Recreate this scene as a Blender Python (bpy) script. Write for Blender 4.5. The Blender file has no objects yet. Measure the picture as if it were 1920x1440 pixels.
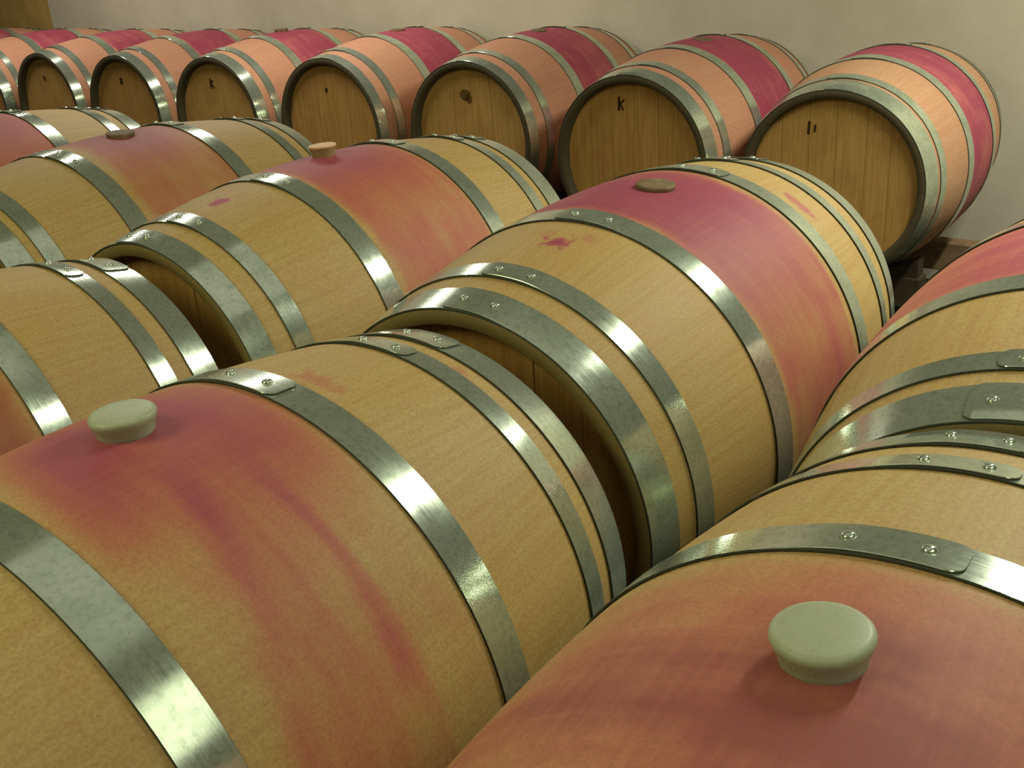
import bpy, bmesh, math, random
from mathutils import Matrix, Vector
PI = math.pi
random.seed(7)
scene = bpy.context.scene
col = scene.collection
R_ = math.radians

# ------------------------------------------------------------------ camera, light, exposure
cam_d = bpy.data.cameras.new('camera')
cam = bpy.data.objects.new('camera', cam_d)
col.objects.link(cam)
scene.camera = cam
scene.cycles.use_denoising = False     # the photograph is a grainy high-sensitivity shot
cam_d.sensor_fit = 'HORIZONTAL'
cam_d.sensor_width = 36.0
cam_d.lens = 2021.8 * 36.0 / 1920.0
cam_d.clip_start = 0.02
YAW, PITCH, ROLL = 0.650875, -0.416467, -0.0729427
fw = Vector((math.cos(YAW) * math.cos(PITCH), math.sin(YAW) * math.cos(PITCH), math.sin(PITCH)))
rt = Vector((math.sin(YAW), -math.cos(YAW), 0))
up = rt.cross(fw)
rt2 = rt * math.cos(ROLL) + up * math.sin(ROLL)
up2 = -rt * math.sin(ROLL) + up * math.cos(ROLL)
m = Matrix((rt2, up2, -fw)).transposed().to_4x4()
m.translation = (-0.51571, -0.88667, 0.78816)
cam.matrix_world = m

vs = scene.view_settings
scene.display_settings.display_device = 'sRGB'
vs.view_transform = 'Standard'
vs.look = 'None'
vs.gamma = 1.0
vs.use_curve_mapping = False
vs.exposure = 0.22

world = bpy.data.worlds.new('world')
scene.world = world
world.use_nodes = True
world.node_tree.nodes['Background'].inputs[0].default_value = (0.8, 0.82, 0.7, 1)
world.node_tree.nodes['Background'].inputs[1].default_value = 0.05


def area(name, loc, sx, sy, power, colour, aim=None):
    d = bpy.data.lights.new(name, 'AREA')
    d.shape = 'RECTANGLE'
    d.size, d.size_y = sx, sy
    d.energy = power
    d.color = colour
    o = bpy.data.objects.new(name, d)
    o.location = loc
    if aim is not None:
        o.rotation_euler = (Vector(aim) - Vector(loc)).to_track_quat('-Z', 'Y').to_euler()
    col.objects.link(o)
    return o


# ceiling tube lamps of the cellar: two lines running away from the camera; fill lamps are added
area('tube_lamp_right', (2.35, -0.85, 1.50), 1.9, 0.06, 50, (0.97, 1.0, 0.87))
area('tube_lamp_left', (2.45, 2.6, 1.55), 1.5, 0.07, 24, (1.0, 0.97, 0.90))
area('fill_lamp_behind', (-1.8, 1.2, 2.05), 2.2, 1.0, 46, (0.98, 1.0, 0.58))  # added fill from behind the camera, not a known fitting
area('tube_lamp_overhead', (0.15, 0.0, 2.15), 2.6, 1.8, 4.5, (1.0, 1.0, 0.88))
area('fill_lamp_next_bay', (-0.4, -2.3, 1.98), 2.4, 1.5, 24, (0.96, 1.0, 0.78))  # added soft fill for the right-facing sides, set in an unseen bay
area('fill_lamp_far_left', (2.45, 4.9, 1.70), 1.4, 0.10, 24, (1.0, 0.97, 0.90))  # added to brighten the left end of the back wall

# ------------------------------------------------------------------ material helpers


def srgb(r, g, b):
    f = lambda c: (c / 12.92) if c <= 0.04045 else ((c + 0.055) / 1.055) ** 2.4
    return (f(r / 255), f(g / 255), f(b / 255), 1)


class NG:
    """Small helper that writes node graphs."""

    def __init__(self, name):
        self.mat = bpy.data.materials.new(name)
        self.mat.use_nodes = True
        self.t = self.mat.node_tree
        self.b = self.t.nodes['Principled BSDF']

    def n(self, kind, **kw):
        o = self.t.nodes.new(kind)
        for k, v in kw.items():
            setattr(o, k, v)
        return o

    def put(self, sock, v):
        if isinstance(v, bpy.types.NodeSocket):
            self.t.links.new(v, sock)
        else:
            sock.default_value = v

    def math(self, op, a, b=0.0, c=None, clamp=False):
        o = self.n('ShaderNodeMath', operation=op, use_clamp=clamp)
        self.put(o.inputs[0], a)
        self.put(o.inputs[1], b)
        if c is not None:
            self.put(o.inputs[2], c)
        return o.outputs[0]

    def add(self, a, b): return self.math('ADD', a, b)
    def sub(self, a, b): return self.math('SUBTRACT', a, b)
    def mul(self, a, b): return self.math('MULTIPLY', a, b)

    def ramp(self, v, a, b, lo=0.0, hi=1.0):
        o = self.n('ShaderNodeMapRange', interpolation_type='SMOOTHSTEP')
        self.put(o.inputs['Value'], v)
        o.inputs['From Min'].default_value = a
        o.inputs['From Max'].default_value = b
        o.inputs['To Min'].default_value = lo
        o.inputs['To Max'].default_value = hi
        return o.outputs['Result']

    def vec(self, x, y, z=0.0):
        o = self.n('ShaderNodeCombineXYZ')
        for i, v in enumerate((x, y, z)):
            self.put(o.inputs[i], v)
        return o.outputs[0]

    def noise(self, v, scale=1.0, detail=2.0, rough=0.5, dist=0.0):
        o = self.n('ShaderNodeTexNoise')
        self.put(o.inputs['Vector'], v)
        o.inputs['Scale'].default_value = scale
        o.inputs['Detail'].default_value = detail
        o.inputs['Roughness'].default_value = rough
        o.inputs['Distortion'].default_value = dist
        return o

    def mix(self, f, a, b, mode='MIX'):
        o = self.n('ShaderNodeMix', data_type='RGBA', blend_type=mode)
        self.put(o.inputs[0], f)
        self.put(o.inputs[6], a)
        self.put(o.inputs[7], b)
        return o.outputs[2]

    def bump(self, h, strength, dist):
        o = self.n('ShaderNodeBump')
        o.inputs['Strength'].default_value = strength
        o.inputs['Distance'].default_value = dist
        self.put(o.inputs['Height'], h)
        self.put(self.b.inputs['Normal'], o.outputs[0])

    def cyl(self):
        """axial coordinate, angle from the top, arc length"""
        tc = self.n('ShaderNodeTexCoord')
        s = self.n('ShaderNodeSeparateXYZ')
        self.t.links.new(tc.outputs['Object'], s.inputs[0])
        th = self.math('ARCTAN2', s.outputs[1], s.outputs[2])
        return s.outputs[0], th, self.mul(th, 0.345), tc.outputs['Object']


NST = 30          # staves round a barrel


def wood_material(name, seed, base=((200, 171, 106), (190, 157, 92)), us=0.0, w=(0.10, 0.16), band=0.5,
                  streak=0.5, blot=0.5, side=(0.6, 1.6, 0.7), core=0.8, core_r=(0.05, 0.26), core_shift=(0.0, 0.0),
                  thb=0.0, pink=0.0, drips=(), spots=(), mid=(192, 116, 88), deep=(172, 78, 90), endc=(132, 114, 66)):
    g = NG(name)
    u, th, arc, ob = g.cyl()
    sid = g.math('FLOOR', g.add(g.mul(th, NST / (2 * PI)), 100.5))
    wn = g.n('ShaderNodeTexWhiteNoise', noise_dimensions='1D')
    g.put(wn.inputs['W'], g.add(sid, seed * 17.3))
    rnd = wn.outputs['Value']
    grain = g.noise(g.vec(g.mul(u, 5.0), g.mul(arc, 130.0), g.add(g.mul(sid, 3.7), seed)), 1.0, 4, 0.6).outputs[0]
    P = g.vec(u, arc, seed * 2.31)
    blotn = g.noise(P, 6.0, 3, 0.55).outputs[0]
    fine = g.noise(P, 260.0, 3, 0.75)
    c = g.mix(g.ramp(grain, 0.3, 0.7), srgb(*base[0]), srgb(*base[1]))
    c = g.mix(g.ramp(blotn, 0.35, 0.75, 0.0, 0.35), c, srgb(base[1][0] + 6, base[1][1] - 10, base[1][2] - 10))
    c = g.mix(g.mul(rnd, 0.05), c, srgb(150, 112, 62))
    if pink > 0:
        c = g.mix(g.math('MULTIPLY', g.ramp(blotn, 0.2, 0.8, 0.55, 1.0), pink), c, srgb(212, 138, 116))
    # wine stain: a band about the bung stave's middle, washed down the sides, darkest round the bung hole
    au = g.math('ABSOLUTE', g.sub(g.add(u, g.mul(g.sub(blotn, 0.5), 0.07)), us))
    bandm = g.ramp(au, w[0], w[1], 1.0, 0.0)
    dth = g.math('ABSOLUTE', g.sub(th, thb))
    fade = g.ramp(dth, side[0], side[1], 1.0, side[2])
    st = g.noise(g.vec(g.mul(u, 26.0), g.mul(arc, 2.6), seed + 5.0), 1.0, 3, 0.55).outputs[0]
    bl = g.noise(g.vec(g.mul(u, 8.0), g.mul(arc, 6.5), seed + 9.0), 1.0, 3, 0.6).outputs[0]
    k = g.add(g.mul(g.sub(st, 0.5), 2.2 * streak), g.mul(g.sub(bl, 0.5), 2.2 * blot))
    mm = g.mul(g.mul(bandm, fade), g.math('MAXIMUM', g.add(k, band), 0.0))
    du = g.sub(u, core_shift[0])
    da = g.sub(arc, thb * 0.345 + core_shift[1])
    d = g.math('SQRT', g.add(g.mul(du, du), g.mul(g.mul(da, da), 0.65)))
    cm = g.mul(g.ramp(g.add(d, g.mul(g.sub(bl, 0.5), 0.12)), core_r[0], core_r[1], 1.0, 0.0), core)
    mm = g.add(mm, g.mul(cm, g.ramp(au, w[0] + 0.02, w[1] + 0.03, 1.0, 0.25)))
    for (u0, wd, t0, t1, s_, sl) in drips:
        lin = g.sub(g.sub(u, u0), g.mul(g.sub(th, t0), sl))
        lin = g.add(lin, g.mul(g.sub(bl, 0.5), 0.02))
        dm = g.ramp(g.math('ABSOLUTE', lin), 0.0, wd, 1.0, 0.0)
        dm = g.mul(dm, g.mul(g.ramp(th, t1 - 0.3, t1 + 0.1, 0.0, 1.0), g.ramp(th, t0 - 0.25, t0 + 0.15, 1.0, 0.0)))
        mm = g.add(mm, g.mul(g.mul(dm, s_), g.ramp(st, 0.2, 0.7, 0.55, 1.15)))
    sp = g.noise(P, 42.0, 3, 0.6, 0.6).outputs[0]
    for (u0, t0, ru, ra, s_) in spots:
        ex = g.mul(g.sub(u, u0), 1.0 / ru)
        ey = g.mul(g.sub(arc, t0 * 0.345), 1.0 / ra)
        dd = g.math('SQRT', g.add(g.mul(ex, ex), g.mul(ey, ey)))
        dd = g.add(dd, g.mul(g.sub(sp, 0.5), 2.2))
        mm = g.add(mm, g.mul(g.ramp(dd, 0.25, 1.1, 1.0, 0.0), s_))
    mm = g.math('MULTIPLY', mm, g.ramp(grain, 0.2, 0.8, 1.08, 0.9), clamp=True)
    c = g.mix(g.ramp(mm, 0.0, 0.62), c, srgb(*mid))
    c = g.mix(g.ramp(mm, 0.42, 1.0), c, srgb(*deep))
    # bare end grain of the chime, mixed to a darker tone
    s2 = g.n('ShaderNodeSeparateXYZ')
    g.t.links.new(ob, s2.inputs[0])
    rr = g.math('SQRT', g.add(g.mul(s2.outputs[1], s2.outputs[1]), g.mul(s2.outputs[2], s2.outputs[2])))
    endm = g.math('MAXIMUM', g.ramp(rr, 0.2695, 0.2720, 1.0, 0.0), g.ramp(g.math('ABSOLUTE', u), 0.4728, 0.4742))
    c = g.mix(endm, c, srgb(*endc))
    c = g.mix(g.ramp(fine.outputs[0], 0.38, 0.68, 0.0, 0.34), c, srgb(118, 92, 44))
    c = g.mix(0.22, c, g.mix(0.8, c, fine.outputs[1], 'OVERLAY'))
    c = g.mix(1.0, c, (0.84, 0.84, 0.82, 1), 'MULTIPLY')
    g.put(g.b.inputs['Base Color'], c)
    g.b.inputs['Roughness'].default_value = 0.62
    g.b.inputs['Specular IOR Level'].default_value = 0.3
    g.bump(g.add(grain, g.mul(fine.outputs[0], 0.6)), 0.09, 0.0010)
    return g.mat


def head_material(name, seed, top=(158, 112, 54), low=(128, 84, 36)):
    g = NG(name)
    tc = g.n('ShaderNodeTexCoord')
    s = g.n('ShaderNodeSeparateXYZ')
    g.t.links.new(tc.outputs['Object'], s.inputs[0])
    grain = g.noise(g.vec(g.mul(s.outputs[1], 120.0), g.mul(s.outputs[2], 6.0), seed), 1.0, 4, 0.6).outputs[0]
    bl = g.noise(g.vec(s.outputs[1], s.outputs[2], seed), 9.0, 3, 0.6).outputs[0]
    oi = g.n('ShaderNodeObjectInfo')
    c = g.mix(g.ramp(grain, 0.3, 0.7), srgb(*top), srgb(*low))
    c = g.mix(g.mul(oi.outputs['Random'], 0.25), c, srgb(*low))
    c = g.mix(g.ramp(bl, 0.4, 0.75, 0.0, 0.4), c, srgb(156, 106, 62))
    fine = g.noise(g.vec(s.outputs[1], s.outputs[2], seed), 240.0, 3, 0.75).outputs[0]
    c = g.mix(g.ramp(fine, 0.35, 0.7, 0.0, 0.25), c, srgb(120, 88, 40))
    g.put(g.b.inputs['Base Color'], c)
    g.b.inputs['Roughness'].default_value = 0.7
    g.b.inputs['Specular IOR Level'].default_value = 0.2
    g.bump(grain, 0.2, 0.001)
    return g.mat


def steel_material():
    g = NG('galvanised_hoop_steel')
    u, th, arc, ob = g.cyl()
    br = g.noise(g.vec(g.mul(u, 900.0), g.mul(arc, 14.0), 0.0), 1.0, 2, 0.6).outputs[0]
    bl = g.noise(ob, 16.0, 3, 0.6).outputs[0]
    sp = g.noise(ob, 150.0, 2, 0.6).outputs[0]
    c = g.mix(g.ramp(bl, 0.3, 0.75), srgb(206, 216, 192), srgb(180, 192, 164))
    c = g.mix(g.ramp(sp, 0.45, 0.75, 0.0, 0.35), c, srgb(124, 136, 110))
    g.put(g.b.inputs['Base Color'], c)
    g.b.inputs['Metallic'].default_value = 0.74
    g.put(g.b.inputs['Roughness'], g.add(g.ramp(bl, 0.25, 0.8, 0.13, 0.22), g.mul(g.sub(br, 0.5), 0.12)))
    g.bump(g.add(g.mul(br, 0.5), bl), 0.10, 0.0003)
    return g.mat


def plain(name, rgb, rough=0.6, spec=0.3, var=None, scale=20.0, amount=0.5, bump=0.0, subsurf=0.0):
    g = NG(name)
    tc = g.n('ShaderNodeTexCoord')
    c = srgb(*rgb)
    if var:
        nz = g.noise(tc.outputs['Object'], scale, 4, 0.6).outputs[0]
        c = g.mix(g.ramp(nz, 0.3, 0.7, 0.0, amount), srgb(*rgb), srgb(*var))
        if bump:
            g.bump(nz, bump, 0.004)
    g.put(g.b.inputs['Base Color'], c)
    g.b.inputs['Roughness'].default_value = rough
    g.b.inputs['Specular IOR Level'].default_value = spec
    if subsurf:
        g.b.inputs['Subsurface Weight'].default_value = subsurf
        g.b.inputs['Subsurface Radius'].default_value = (0.012, 0.014, 0.008)
        g.b.inputs['Subsurface Scale'].default_value = 1.0
    return g.mat


STEEL = steel_material()
HOOP_EDGE = plain('shaded_hoop_edge', (64, 68, 54), 0.65, 0.2)  # edge faces coloured dark to hold the shadow line along each hoop
SILICONE = plain('pale_silicone', (164, 168, 136), 0.45, 0.35, (150, 157, 122), 30, 0.5, subsurf=0.55)
BUNG_WOOD = plain('brown_bung_wood', (124, 104, 72), 0.7, 0.25, (92, 74, 46), 60, 0.7)
gb = NG('beige_topped_bung_wood')
_tc = gb.n('ShaderNodeTexCoord')
_sp = gb.n('ShaderNodeSeparateXYZ')
gb.t.links.new(_tc.outputs['Object'], _sp.inputs[0])
gb.put(gb.b.inputs['Base Color'], gb.mix(gb.ramp(_sp.outputs[2], 0.0185, 0.0205), srgb(150, 126, 80), srgb(224, 184, 140)))
gb.b.inputs['Roughness'].default_value = 0.7
BUNG_PALE = gb.mat
MARK = plain('dark_stencil_ink', (58, 42, 20), 0.8, 0.1)
SMUDGE = plain('dark_smudge_ink', (112, 86, 42), 0.8, 0.1, (84, 62, 28), 40, 0.8)
RAIL = plain('rail_timber', (132, 106, 78), 0.75, 0.2, (96, 76, 50), 14, 0.7, 0.2)
RAIL_SHADE = plain('shade_dark_timber', (66, 58, 40), 0.8, 0.15, (48, 42, 28), 14, 0.7, 0.2)  # rail timber with the shade of the aisle put into its colour
PLASTER = plain('cellar_plaster', (204, 193, 168), 0.9, 0.15, (188, 177, 150), 3.0, 0.7, 0.05)
PLASTER2 = plain('cellar_plaster_plain', (156, 152, 126), 0.9, 0.15, (140, 136, 112), 3.0, 0.7)
CONCRETE = plain('dark_concrete', (54, 52, 43), 0.85, 0.2, (40, 38, 31), 6.0, 0.8, 0.2)  # floor and blocks, darkened further to carry the aisle's shade
DOOR = plain('brown_door_wood', (200, 164, 92), 0.6, 0.3, (178, 140, 74), 8.0, 0.7)

# ------------------------------------------------------------------ mesh helpers


def link(name, me, mat, parent=None):
    o = bpy.data.objects.new(name, me)
    col.objects.link(o)
    if parent is not None:
        o.parent = parent
    if mat is not None:
        if len(me.materials) == 0:
            me.materials.append(mat)
        else:
            o.material_slots[0].link = 'OBJECT'
            o.material_slots[0].material = mat
    return o


def mesh_from(name, verts, faces, smooth=True, angle=35, mat=None):
    me = bpy.data.meshes.new(name)
    me.from_pydata(verts, [], faces)
    if mat is not None:
        me.materials.append(mat)
    bm = bmesh.new()
    bm.from_mesh(me)
    bmesh.ops.recalc_face_normals(bm, faces=bm.faces)
    bm.to_mesh(me)
    bm.free()
    if smooth:
        me.polygons.foreach_set('use_smooth', [True] * len(me.polygons))
        me.set_sharp_from_angle(angle=R_(angle))
    me.update()
    return me


def box_mesh(name, a, b, bevel=0.0):
    bm = bmesh.new()
    bmesh.ops.create_cube(bm, size=1.0)
    for v in bm.verts:
        v.co = Vector([a[i] + (v.co[i] + 0.5) * (b[i] - a[i]) for i in range(3)])
    if bevel:
        bmesh.ops.bevel(bm, geom=list(bm.edges), offset=bevel, segments=2, affect='EDGES', profile=0.6)
    me = bpy.data.meshes.new(name)
    bm.to_mesh(me)
    bm.free()
    return me


def structure(name, me, mat):
    o = link(name, me, mat)
    o['kind'] = 'structure'
    return o


# ------------------------------------------------------------------ room shell
FLOOR_Z, CEIL_Z = -0.72, 2.25
X0, X1, Y0, Y1 = -5.0, 3.85, -4.2, 8.6
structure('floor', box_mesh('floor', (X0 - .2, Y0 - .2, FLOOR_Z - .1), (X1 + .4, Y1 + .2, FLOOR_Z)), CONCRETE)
structure('ceiling', box_mesh('ceiling', (X0 - .2, Y0 - .2, CEIL_Z), (X1 + .4, Y1 + .2, CEIL_Z + .1)), PLASTER2)
structure('wall_left', box_mesh('wall_left', (X0 - .2, Y1, FLOOR_Z), (X1 + .2, Y1 + .2, CEIL_Z)), PLASTER2)
structure('wall_right', box_mesh('wall_right', (X0 - .2, Y0 - .2, FLOOR_Z), (X1 + .2, Y0, CEIL_Z)), PLASTER2)
structure('wall_front', box_mesh('wall_front', (X0 - .2, Y0, FLOOR_Z), (X0, Y1, CEIL_Z)), PLASTER2)
DY0, DY1, DZ = 6.09, 7.15, 1.62
bw = bmesh.new()
for a, b in (((X1, Y0, FLOOR_Z), (X1 + .2, DY0, CEIL_Z)), ((X1, DY1, FLOOR_Z), (X1 + .2, Y1, CEIL_Z)),
             ((X1, DY0, DZ), (X1 + .2, DY1, CEIL_Z))):
    bw.from_mesh(box_mesh('tmp', a, b))
me = bpy.data.meshes.new('wall_back')
bw.to_mesh(me)
bw.free()
structure('wall_back', me, PLASTER)
dr = structure('door_1', box_mesh('door_1', (X1 + .012, DY0 + .002, FLOOR_Z + .005), (X1 + .06, DY1 - .002, DZ - .002), .003), DOOR)

# ------------------------------------------------------------------ barrel
RB, RH, HL = 0.34504, 0.28872, 0.475
HU = {'b': (0.13955, 0.18677), 'q': (0.34851, 0.38514), 'h': (0.42152, 0.4752)}


def rad(u):
    return RB - (RB - RH) * (u / HL) ** 2


def body_mesh():
    prof = [(-HL + 0.05, 0.250), (-HL + 0.05, 0.2615), (-HL + 0.004, 0.2655), (-HL, 0.2690), (-HL, rad(HL) - 0.0015), (-HL + 0.0015, rad(HL - .0015))]
    n = 36
    us = [(-HL + 0.0015) + (2 * HL - 0.003) * i / n for i in range(1, n)]
    prof += [(u, rad(u)) for u in us]
    prof += [(-a, b) for a, b in reversed(prof[:6])]
    ths, seam = [], []
    step = 2 * PI / NST
    for s in range(NST):
        t0 = (s + 0.5) * step
        ths.append(t0); seam.append(True)
        for f in (0.2, 0.4, 0.6, 0.8):
            ths.append(t0 + f * step); seam.append(False)
    verts, faces = [], []
    for t, sm in zip(ths, seam):
        for i, (u, r) in enumerate(prof):
            rr = r - (0.0 if sm and 4 <= i <= len(prof) - 5 else 0)
            verts.append((u, rr * math.sin(t), rr * math.cos(t)))
    N, Mp = len(ths), len(prof)
    for a in range(N):
        b = (a + 1) % N
        for i in range(Mp - 1):
            faces.append((a * Mp + i, a * Mp + i + 1, b * Mp + i + 1, b * Mp + i))
    return mesh_from('barrel_body', verts, faces, True, 50)


def hoop_mesh(u1, u2, end_deg, sgn):
    """conical steel band plus its riveted overlap with a round-cornered tongue"""
    ua, ub = min(u1, u2), max(u1, u2)
    ra, rb = rad(ua) + 0.0009, rad(ub) + 0.0009
    t, bv = 0.0022, 0.0005
    lin = lambda u: ra + (rb - ra) * (u - ua) / (ub - ua)
    prof = [(ua, ra), (ua, ra + t - bv), (ua + bv, lin(ua + bv) + t), ((ua + ub) / 2, lin((ua + ub) / 2) + t), (ub - bv, lin(ub - bv) + t), (ub, rb + t - bv), (ub, rb)]
    N, Mp = 128, len(prof)
    verts, faces = [], []
    for k in range(N):
        a = 2 * PI * k / N
        for u, r in prof:
            verts.append((u, r * math.sin(a), r * math.cos(a)))
    for k in range(N):
        b = (k + 1) % N
        for i in range(Mp):
            j = (i + 1) % Mp
            faces.append((k * Mp + i, k * Mp + j, b * Mp + j, b * Mp + i))
    # overlap tongue
    W, um, t2 = (ub - ua) * 0.97, (ua + ub) / 2, 0.0024
    rm = lin(um) + t
    L, cr = R_(24) * rm, 0.013
    ss = [0.0, 0.0008, 0.002, 0.004, 0.007, 0.010, 0.013] + [0.013 + (L - 0.013) * i / 22 for i in range(1, 23)]
    base = len(verts)
    for s in ss:
        hw = W / 2 if s >= cr else W / 2 - cr + math.sqrt(max(cr * cr - (cr - s) ** 2, 0))
        h = t2 * (1 if s < L * 0.6 else max(0.02, 1 - (s - L * .6) / (L * .4)))
        a = R_(end_deg) - sgn * (-1) * 0 + (s / rm) * (1 if sgn > 0 else -1)
        for q, hh in ((-1, -0.0005), (-1, h - 0.0006), (-0.97, h), (0, h), (0.97, h), (1, h - 0.0006), (1, -0.0005)):
            u = um + q * hw
            r = lin(u) + t + hh
            verts.append((u, r * math.sin(a), r * math.cos(a)))
    for k in range(len(ss) - 1):
        for i in range(6):
            p = base + k * 7 + i
            faces.append((p, p + 1, p + 8, p + 7))
    faces.append(tuple(base + i for i in range(7)))
    me = mesh_from('hoop', verts, faces, True, 32, STEEL)
    me.materials.append(HOOP_EDGE)
    nb = N * Mp
    idx = [1 if (k < nb and k % Mp in (0, 1, 4, 5, 6)) or (k >= nb and (k - nb) % 6 in (0, 5)) or k == len(faces) - 1 else 0 for k in range(len(faces))]
    me.polygons.foreach_set('material_index', idx)
    return me


def lathe(name, prof, n=32, mat=None, angle=40):
    verts, faces = [], []
    for k in range(n):
        a = 2 * PI * k / n
        for r, z in prof:
            verts.append((r * math.cos(a), r * math.sin(a), z))
    Mp = len(prof)
    for k in range(n):
        b = (k + 1) % n
        for i in range(Mp - 1):
            faces.append((k * Mp + i, k * Mp + i + 1, b * Mp + i + 1, b * Mp + i))
    faces.append(tuple(k * Mp for k in range(n)))
    faces.append(tuple(k * Mp + Mp - 1 for k in reversed(range(n))))
    return mesh_from(name, verts, faces, True, angle, mat)


BODY = body_mesh()
RIVET = lathe('rivet', [(0.0062, -0.001), (0.0060, 0.0010), (0.0050, 0.0024), (0.0030, 0.0033), (0.0008, 0.0036)], 10, STEEL, 60)
SIL_MESH = lathe('silicone_bung', [(0.0200, -0.030), (0.0274, -0.004), (0.0282, 0.002), (0.0299, 0.008), (0.0317, 0.0125), (0.0329, 0.0157), (0.0333, 0.0178),
                                   (0.0328, 0.0197), (0.0314, 0.0214), (0.0285, 0.0225), (0.0150, 0.0233), (0.0020, 0.0235)], 48, SILICONE, 50)
LOW_MESH = lathe('low_bung', [(0.0250, -0.030), (0.0305, -0.003), (0.0322, 0.0070), (0.0328, 0.0105), (0.0318, 0.0126), (0.0290, 0.0134), (0.0020, 0.0138)], 40, BUNG_WOOD, 50)
TALL_MESH = lathe('tapered_bung', [(0.0200, -0.030), (0.0225, 0.0000), (0.0275, 0.0170), (0.0290, 0.0200), (0.0286, 0.0225), (0.0260, 0.0234), (0.0020, 0.0236)], 40, BUNG_PALE, 50)
HEAD_CUTS = [-0.262, -0.172, -0.098, -0.006, 0.079, 0.166, 0.262]


def board_mesh(y0, y1, rr):
    """one board of the head, its outer edge following the round"""
    y0 += 0.0006
    y1 -= 0.0006
    n = 8
    top = []
    for i in range(n + 1):
        y = y0 + (y1 - y0) * i / n
        top.append((y, math.sqrt(max(rr * rr - y * y, 1e-6))))
    ring = top + [(y, -z) for y, z in reversed(top)]
    bm = bmesh.new()
    f = bm.faces.new([bm.verts.new((0.0, y, z)) for y, z in ring])
    ex = bmesh.ops.extrude_face_region(bm, geom=[f])
    for v in [e for e in ex['geom'] if isinstance(e, bmesh.types.BMVert)]:
        v.co.x += 0.018
    bmesh.ops.recalc_face_normals(bm, faces=bm.faces)
    me = bpy.data.meshes.new('head_board')
    bm.to_mesh(me)
    bm.free()
    return me


BOARDS = [board_mesh(HEAD_CUTS[i], HEAD_CUTS[i + 1], 0.2635) for i in range(6)]
FAR_HEAD = lathe('far_head', [(0.2635, -0.009), (0.2635, 0.009), (0.002, 0.009)], 64, None)


def bar(bm, p, q, w, x):
    """one painted stroke on a head, p and q as (y, z)"""
    d = Vector((q[0] - p[0], q[1] - p[1]))
    d.normalize()
    nrm = Vector((-d.y, d.x)) * (w / 2)
    pts = [Vector(p) + nrm, Vector(p) - nrm, Vector(q) - nrm, Vector(q) + nrm]
    lo = [bm.verts.new((x, a.x, a.y)) for a in pts]
    hi = [bm.verts.new((x - 0.0012, a.x, a.y)) for a in pts]
    bm.faces.new(hi)
    for i in range(4):
        bm.faces.new((lo[i], lo[(i + 1) % 4], hi[(i + 1) % 4], hi[i]))


def mark_mesh(strokes):
    bm = bmesh.new()
    for p, q, w in strokes:
        if q is None:       # a filled oval of half sizes w
            lo = [bm.verts.new((0.0, p[0] + w[0] * math.cos(k * PI / 10), p[1] + w[1] * math.sin(k * PI / 10))) for k in range(20)]
            hi = [bm.verts.new((-0.0010, v.co.y, v.co.z)) for v in lo]
            bm.faces.new(hi)
            for k in range(20):
                bm.faces.new((lo[k], lo[(k + 1) % 20], hi[(k + 1) % 20], hi[k]))
        else:
            bar(bm, p, q, w, 0.0)
    bmesh.ops.recalc_face_normals(bm, faces=bm.faces)
    me = bpy.data.meshes.new('stencil_mark')
    bm.to_mesh(me)
    bm.free()
    return me


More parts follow.
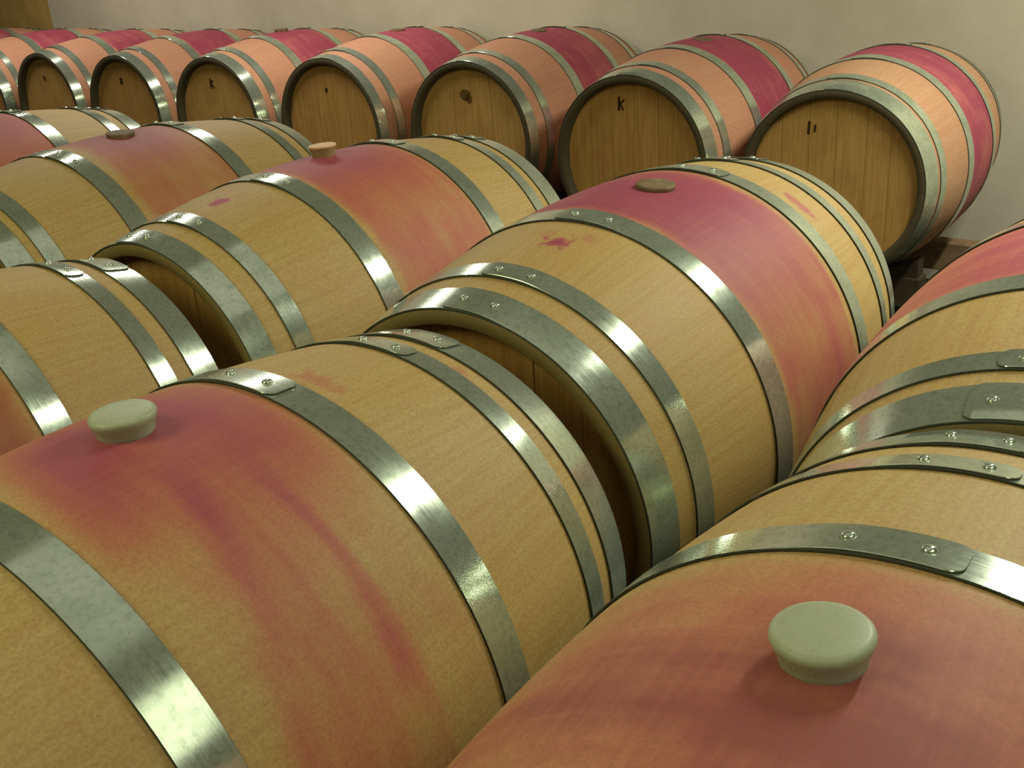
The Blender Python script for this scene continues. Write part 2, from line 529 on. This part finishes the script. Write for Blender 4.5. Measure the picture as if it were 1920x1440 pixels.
def barrel(spec):
    x, y, z, yaw, sc = spec['at']
    root = bpy.data.objects.new('wine_barrel', None)
    col.objects.link(root)
    root.empty_display_size = 0.1
    root.location = (x, y, z - RB * sc)
    root.rotation_euler = (0, 0, yaw)
    root.scale = (sc, sc, sc)
    root['label'] = spec['label']
    root['category'] = 'barrel'
    root['group'] = spec['group']
    body = link('body', BODY, spec['mat'], root)
    if body.material_slots[0].link == 'DATA':
        body.material_slots[0].link = 'OBJECT'
        body.material_slots[0].material = spec['mat']
    body.location.z = RB
    offs, laps = spec.get('off', {}), spec.get('lap', {})
    for kind in 'bqh':
        for sgn in (-1, 1):
            key = kind + ('+' if sgn > 0 else '-')
            d = offs.get(key, 0.0)
            if kind == 'h':
                d0 = max(-0.02, min(0.02, d))
                u1, u2 = sgn * HU['h'][0] + d0, sgn * HU['h'][1]
            else:
                u1, u2 = sgn * HU[kind][0] + d, sgn * HU[kind][1] + d
            end = laps.get(key, (-6 if sgn > 0 else 7) + random.uniform(-4, 4))
            hp = link('hoop', hoop_mesh(u1, u2, end, sgn), STEEL, root)
            hp.location.z = RB
            um = (u1 + u2) / 2
            for dd in (() if spec['group'] == BACK else (4.7, 14.6)):    # too small to show in the back row
                a = R_(end + (dd if sgn > 0 else -dd))
                rr = (rad(u1) + rad(u2)) / 2 + 0.0053
                rv = link('rivet', RIVET, STEEL, hp)
                slope = (rad(u2) - rad(u1)) / (u2 - u1)
                nx = -slope
                nrm = Vector((nx, math.sin(a), math.cos(a))).normalized()
                rv.location = (um, rr * math.sin(a), rr * math.cos(a))
                rv.rotation_euler = nrm.to_track_quat('Z', 'X').to_euler()
    for k, bme in enumerate(BOARDS):
        b = link('head_board', bme, spec['head'], root)
        if b.material_slots[0].link == 'DATA':
            b.material_slots[0].link = 'OBJECT'
            b.material_slots[0].material = spec['head']
        b.location = (-HL + 0.030 + 0.0006 * (k % 2), 0, RB)
    fh = link('far_head', FAR_HEAD, spec['head'], root)
    fh.location = (HL - 0.039, 0, RB)
    fh.rotation_euler = (0, PI / 2, 0)
    if spec.get('bung'):
        kind, u, th, sink = (tuple(spec['bung']) + (0.0,))[:4]
        bme, bmat = {'sil': (SIL_MESH, SILICONE), 'low': (LOW_MESH, BUNG_WOOD), 'tall': (TALL_MESH, BUNG_PALE)}[kind]
        bg = link('bung', bme, bmat, root)
        a = R_(th)
        bg.location = (u, (RB - .0005 - sink) * math.sin(a), RB + (RB - .0005 - sink) * math.cos(a))
        bg.rotation_euler = (-a, 0, 0)
        if spec.get('bung_label'):
            bg['label'] = spec['bung_label']
    if spec.get('mark'):
        mk = link('stencil_mark', mark_mesh(spec['mark'][0]), spec['mark'][1], root)
        mk.location = (-HL + 0.0298, 0, RB)
    return root


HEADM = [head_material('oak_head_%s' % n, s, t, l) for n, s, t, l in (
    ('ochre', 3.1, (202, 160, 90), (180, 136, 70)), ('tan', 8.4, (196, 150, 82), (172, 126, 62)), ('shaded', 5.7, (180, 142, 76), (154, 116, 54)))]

FRONT, MID, BACK = 'oak barrels in the front row', 'oak barrels in the middle row', 'oak barrels in the back row'
specs = [
    dict(at=(0.0302, -0.7263, -0.0051, 0.0167, 1.0029), group=FRONT,
         label='nearest oak barrel, cut by the lower right corner, pale bung in a broad wine stain',
         off={'b+': -.0057, 'h+': -.0063, 'q+': -.0179}, lap={'b+': -4.2, 'q+': -4.2, 'h+': -3.7},
         bung=('sil', 0.004, 4.4), bung_label='pale greenish silicone bung',
         mat=wood_material('oak_front_right', 1.0, us=-0.02, w=(0.10, 0.17), band=0.30, streak=0.22, blot=0.50, side=(0.5, 1.5, 0.75),
                           core=0.42, core_shift=(-0.03, -0.05), core_r=(0.02, 0.30), thb=0.08, mid=(198, 122, 90), deep=(160, 80, 74),
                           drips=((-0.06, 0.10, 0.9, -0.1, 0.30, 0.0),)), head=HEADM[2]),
    dict(at=(0, 0, -0.007, 0, 0.9995), group=FRONT,
         label='front-row oak barrel with a pale bung and long wine drips down its side',
         off={'b+': .0193, 'b-': .0179, 'h+': .0034, 'q+': .0108}, lap={'b-': 75, 'b+': -8.4, 'q+': -10.7, 'h+': -11.9},
         bung=('sil', 0.024, 1.5), bung_label='pale greenish silicone bung',
         mat=wood_material('oak_front_centre', 2.0, us=0.03, w=(0.07, 0.17), band=0.17, streak=0.30, blot=0.45, side=(0.3, 1.2, 0.9),
                           core=0.74, core_r=(0.02, 0.22), core_shift=(0.05, -0.02), mid=(192, 114, 86), deep=(172, 76, 90),
                           drips=((0.008, 0.030, -0.22, -1.35, 0.27, 0.09), (0.056, 0.026, -0.40, -1.6, 0.33, -0.01), (0.02, 0.095, -0.45, -1.6, 0.22, 0.05), (-0.02, 0.07, 0.35, -0.35, 0.35, 0.1)),
                           spots=((0.235, -0.147, 0.025, 0.05, 0.35), (0.405, -0.36, 0.012, 0.02, 0.35))), head=HEADM[2]),
    dict(at=(0.0373, 0.7562, -0.0096, -0.0285, 0.9906), group=FRONT,
         label='front-row oak barrel cut by the left edge, only its far end in view',
         off={'b+': .004, 'q+': .0033}, lap={'b+': -14, 'q+': -13.8, 'h+': -13.2},
         bung=('sil', 0.0, 0.0),
         mat=wood_material('oak_front_left', 3.0, band=0.75, streak=0.3, blot=0.3, side=(0.6, 1.6, 0.9), core=0.4,
                           mid=(178, 112, 66), deep=(160, 84, 62)), head=HEADM[2]),
    dict(at=(0.998, -0.728, 0.0052, 0.0271, 1.0003), group=MID,
         label='middle-row oak barrel cut by the right edge, red stain near its top',
         off={'b-': .0005, 'h-': .0108, 'q-': .0025}, lap={'b-': 4, 'q-': 13.2, 'h-': 16.2},
         bung=('low', 0.01, 0.0),
         mat=wood_material('oak_middle_right', 4.0, us=0.02, w=(0.13, 0.17), band=0.50, streak=0.25, blot=0.35, side=(0.9, 2.0, 0.8), core=0.45,
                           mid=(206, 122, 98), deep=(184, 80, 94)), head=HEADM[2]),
    dict(at=(1.0042, -0.0113, 0.0065, -0.0054, 1.0031), group=MID,
         label='middle-row oak barrel with a flat brown bung and a red smudge near its front hoops',
         off={'b+': .0155, 'h+': -.0022, 'q+': -.0229}, lap={'b-': 6.5, 'q-': 6.0, 'h-': 6.1, 'b+': -13.1},
         bung=('low', 0.022, -4.3, 0.006), bung_label='flat brown bung',
         mat=wood_material('oak_middle_centre', 5.0, us=0.005, w=(0.12, 0.155), band=0.48, streak=0.25, blot=0.36, side=(0.9, 1.8, 0.85),
                           core=0.50, core_r=(0.03, 0.27), core_shift=(0.0, -0.02), thb=-0.05, mid=(184, 104, 88), deep=(162, 66, 90),
                           spots=((-0.258, -0.06, 0.026, 0.026, 1.0), (-0.225, -0.16, 0.018, 0.02, 0.25), (0.246, -0.60, 0.022, 0.05, 0.5), (-0.235, 0.03, 0.02, 0.03, 0.25))),
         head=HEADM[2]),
    dict(at=(1.0322, 0.7212, 0.0036, -0.0211, 0.9953), group=MID,
         label='middle-row oak barrel with a raised beige bung standing out against the back row',
         off={'b+': .0169, 'b-': -.0061, 'h+': -.0072, 'h-': -.0086, 'q-': -.0086}, lap={'b-': 4, 'q-': 5, 'h-': 14, 'b+': -6.6},
         bung=('tall', 0.007, 2.9), bung_label='raised beige bung',
         mat=wood_material('oak_middle_left', 6.0, us=0.01, w=(0.125, 0.16), band=0.48, streak=0.2, blot=0.3, side=(0.7, 1.6, 0.85), core=0.45,
                           core_r=(0.02, 0.22), thb=0.05, mid=(196, 112, 86), deep=(176, 78, 92), spots=((-0.29, -0.025, 0.026, 0.022, 0.95), (-0.25, -0.09, 0.02, 0.02, 0.2))), head=HEADM[2]),
    dict(at=(1.0258, 1.4226, 0.0064, 0.0292, 1.0031), group=MID,
         label='middle-row oak barrel near the left edge with a dark low bung and brownish stain',
         off={'b+': -.0039, 'b-': -.0198, 'h+': .0051, 'q+': .0046, 'q-': -.0166}, lap={'b-': -2, 'q-': 4, 'h-': 5},
         bung=('low', 0.0, -3.5, 0.005), bung_label='dark brown bung',
         mat=wood_material('oak_middle_farther', 7.0, us=0.01, w=(0.12, 0.17), band=0.42, streak=0.2, blot=0.3, side=(0.5, 1.4, 0.85), core=0.5,
                           core_r=(0.02, 0.17), thb=-0.06, mid=(190, 114, 82), deep=(164, 76, 76)), head=HEADM[2]),
    dict(at=(1.02, 2.135, 0.005, 0.0, 1.0), group=MID,
         label='farthest middle-row oak barrel, only a reddish flank showing at the left edge',
         bung=('low', 0.0, 0.0),
         mat=wood_material('oak_middle_farthest', 8.0, us=0.02, w=(0.12, 0.17), band=0.62, streak=0.2, blot=0.3, side=(0.8, 1.8, 0.85), core=0.4,
                           mid=(194, 112, 78), deep=(176, 86, 76)), head=HEADM[2]),
]
# back row: (position, label, hoop offsets, mark strokes, bung)
S = lambda *a: list(a)
ink = MARK
back = [
    ((3.0922, 0.262, -0.0485, 0.0175, 0.9788), 'rightmost back-row oak barrel, two dark strokes on its head, beside bare wall', {'b+': -.0215, 'b-': .0098, 'h-': .0242},
     (S(((0.082, 0.150), (0.080, 0.190), .007), ((0.062, 0.158), (0.061, 0.180), .006)), ink), None),
    ((3.142, 0.9586, -0.0397, -0.0171, 1.0055), 'back-row oak barrel second from the right, forked dark mark on its head', {'b-': -.0013, 'h-': .0033},
     (S(((0.052, 0.170), (0.050, 0.215), .008), ((0.050, 0.190), (0.030, 0.206), .006), ((0.048, 0.192), (0.034, 0.172), .005)), ink), ('low', 0.0, -5.0, 0.009)),
    ((3.2953, 1.7706, -0.0361, -0.007, 1.0162), 'back-row oak barrel third from the right, dark oval smudge on its head', {'b-': .0117, 'h-': -.0083},
     (S(((0.022, 0.162), None, (.026, .021)), ((0.006, 0.150), None, (.014, .018))), SMUDGE), ('low', 0.0, -4.0, 0.009)),
    ((3.2852, 2.5189, -0.0366, -0.0098, 1.0144), 'back-row oak barrel fourth from the right, tiny dark dot on its head', {'b-': .0123, 'h-': -.0108},
     (S(((0.022, 0.148), (0.018, 0.166), .012)), ink), ('low', 0.0, -2.0, 0.008)),
    ((3.2627, 3.2277, -0.0397, -0.0158, 1.0051), 'back-row oak barrel fifth from the right, branched dark mark on its head', {'h-': .0017},
     (S(((0.040, 0.148), (0.038, 0.192), .009), ((0.036, 0.172), (0.018, 0.184), .007), ((0.036, 0.170), (0.016, 0.150), .008)), ink), ('low', 0.0, 1.5)),
    ((3.264, 3.93, -0.0428, -0.021, 0.9959), 'back-row oak barrel sixth from the right, small crossed mark on its head', {'h-': -.0011},
     (S(((0.030, 0.150), (0.014, 0.178), .012), ((0.032, 0.176), (0.014, 0.152), .010)), ink), None),
    ((3.2793, 4.6272, -0.0448, -0.0304, 0.99), 'back-row oak barrel seventh from the right, faint round mark on its head', {'h-': -.003},
     (S(((0.026, 0.158), None, (.013, .014))), SMUDGE), None),
    ((3.28, 5.33, -0.0448, -0.02, 0.99), 'back-row oak barrel at the left edge, its head cut off by the frame', {}, None, None),
    ((3.28, 6.035, -0.0448, -0.02, 0.99), 'farthest back-row oak barrel, a sliver in the upper left corner', {}, None, None),
]
for i, (at, label, off, mark, bung) in enumerate(back):
    specs.append(dict(at=at, group=BACK, label=label, off=off, bung=bung, mark=mark,
                      mat=wood_material('oak_back_%d' % i, 11.0 + i * 1.7, base=((212, 168, 126), (202, 152, 110)), us=0.0, w=(0.125, 0.152), band=0.82, streak=0.3, blot=0.5,
                                        side=(1.2, 2.4, 0.9), core=0.1, pink=0.55 if i else 0.18, endc=(76, 70, 48), mid=(204, 108, 104), deep=(172, 64, 92)),
                      head=HEADM[i % 2]))
for s in specs:
    barrel(s)

# ------------------------------------------------------------------ rails and chock


def rail(x, w, y0, y1, top, label, mat=RAIL_SHADE):
    """a timber rail lifted off the floor by squat blocks"""
    h = 0.10
    o = link('wooden_rail', box_mesh('wooden_rail', (x - w / 2, y0, top - h), (x + w / 2, y1, top), .004), mat)
    o['label'] = label
    o['category'] = 'rail'
    o['group'] = 'rails under the barrels'
    n = max(2, int((y1 - y0) / 1.1) + 1)
    for i in range(n):
        yc = y0 + 0.2 + (y1 - y0 - 0.4) * i / (n - 1)
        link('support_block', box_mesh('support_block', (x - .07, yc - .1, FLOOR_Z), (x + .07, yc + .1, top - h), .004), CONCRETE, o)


rail(3.315, 0.075, -0.75, 1.36, -0.386, 'timber rail running out past the rightmost back-row barrel along the wall', RAIL)
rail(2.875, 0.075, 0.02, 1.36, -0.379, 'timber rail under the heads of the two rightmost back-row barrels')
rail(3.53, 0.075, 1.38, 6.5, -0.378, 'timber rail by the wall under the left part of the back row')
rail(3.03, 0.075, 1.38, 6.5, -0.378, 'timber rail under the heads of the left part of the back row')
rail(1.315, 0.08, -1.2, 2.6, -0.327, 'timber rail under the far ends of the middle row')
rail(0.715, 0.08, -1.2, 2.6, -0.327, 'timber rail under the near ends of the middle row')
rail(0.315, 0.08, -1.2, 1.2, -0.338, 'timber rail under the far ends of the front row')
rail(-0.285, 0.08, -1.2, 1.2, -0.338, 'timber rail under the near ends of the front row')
# wedge that keeps the last back-row barrel from rolling
wv = [(2.845, .03, -.379), (2.905, .03, -.379), (2.905, .175, -.379), (2.845, .175, -.379), (2.845, .03, -.318), (2.905, .03, -.318), (2.905, .165, -.371), (2.845, .165, -.371)]
wf = [(0, 3, 2, 1), (4, 5, 6, 7), (0, 1, 5, 4), (2, 3, 7, 6), (1, 2, 6, 5), (0, 4, 7, 3)]
wd = link('wooden_chock', mesh_from('wooden_chock', wv, wf, False), RAIL_SHADE)
wd['label'] = 'small timber wedge against the underside of the rightmost back-row barrel'
wd['category'] = 'chock'
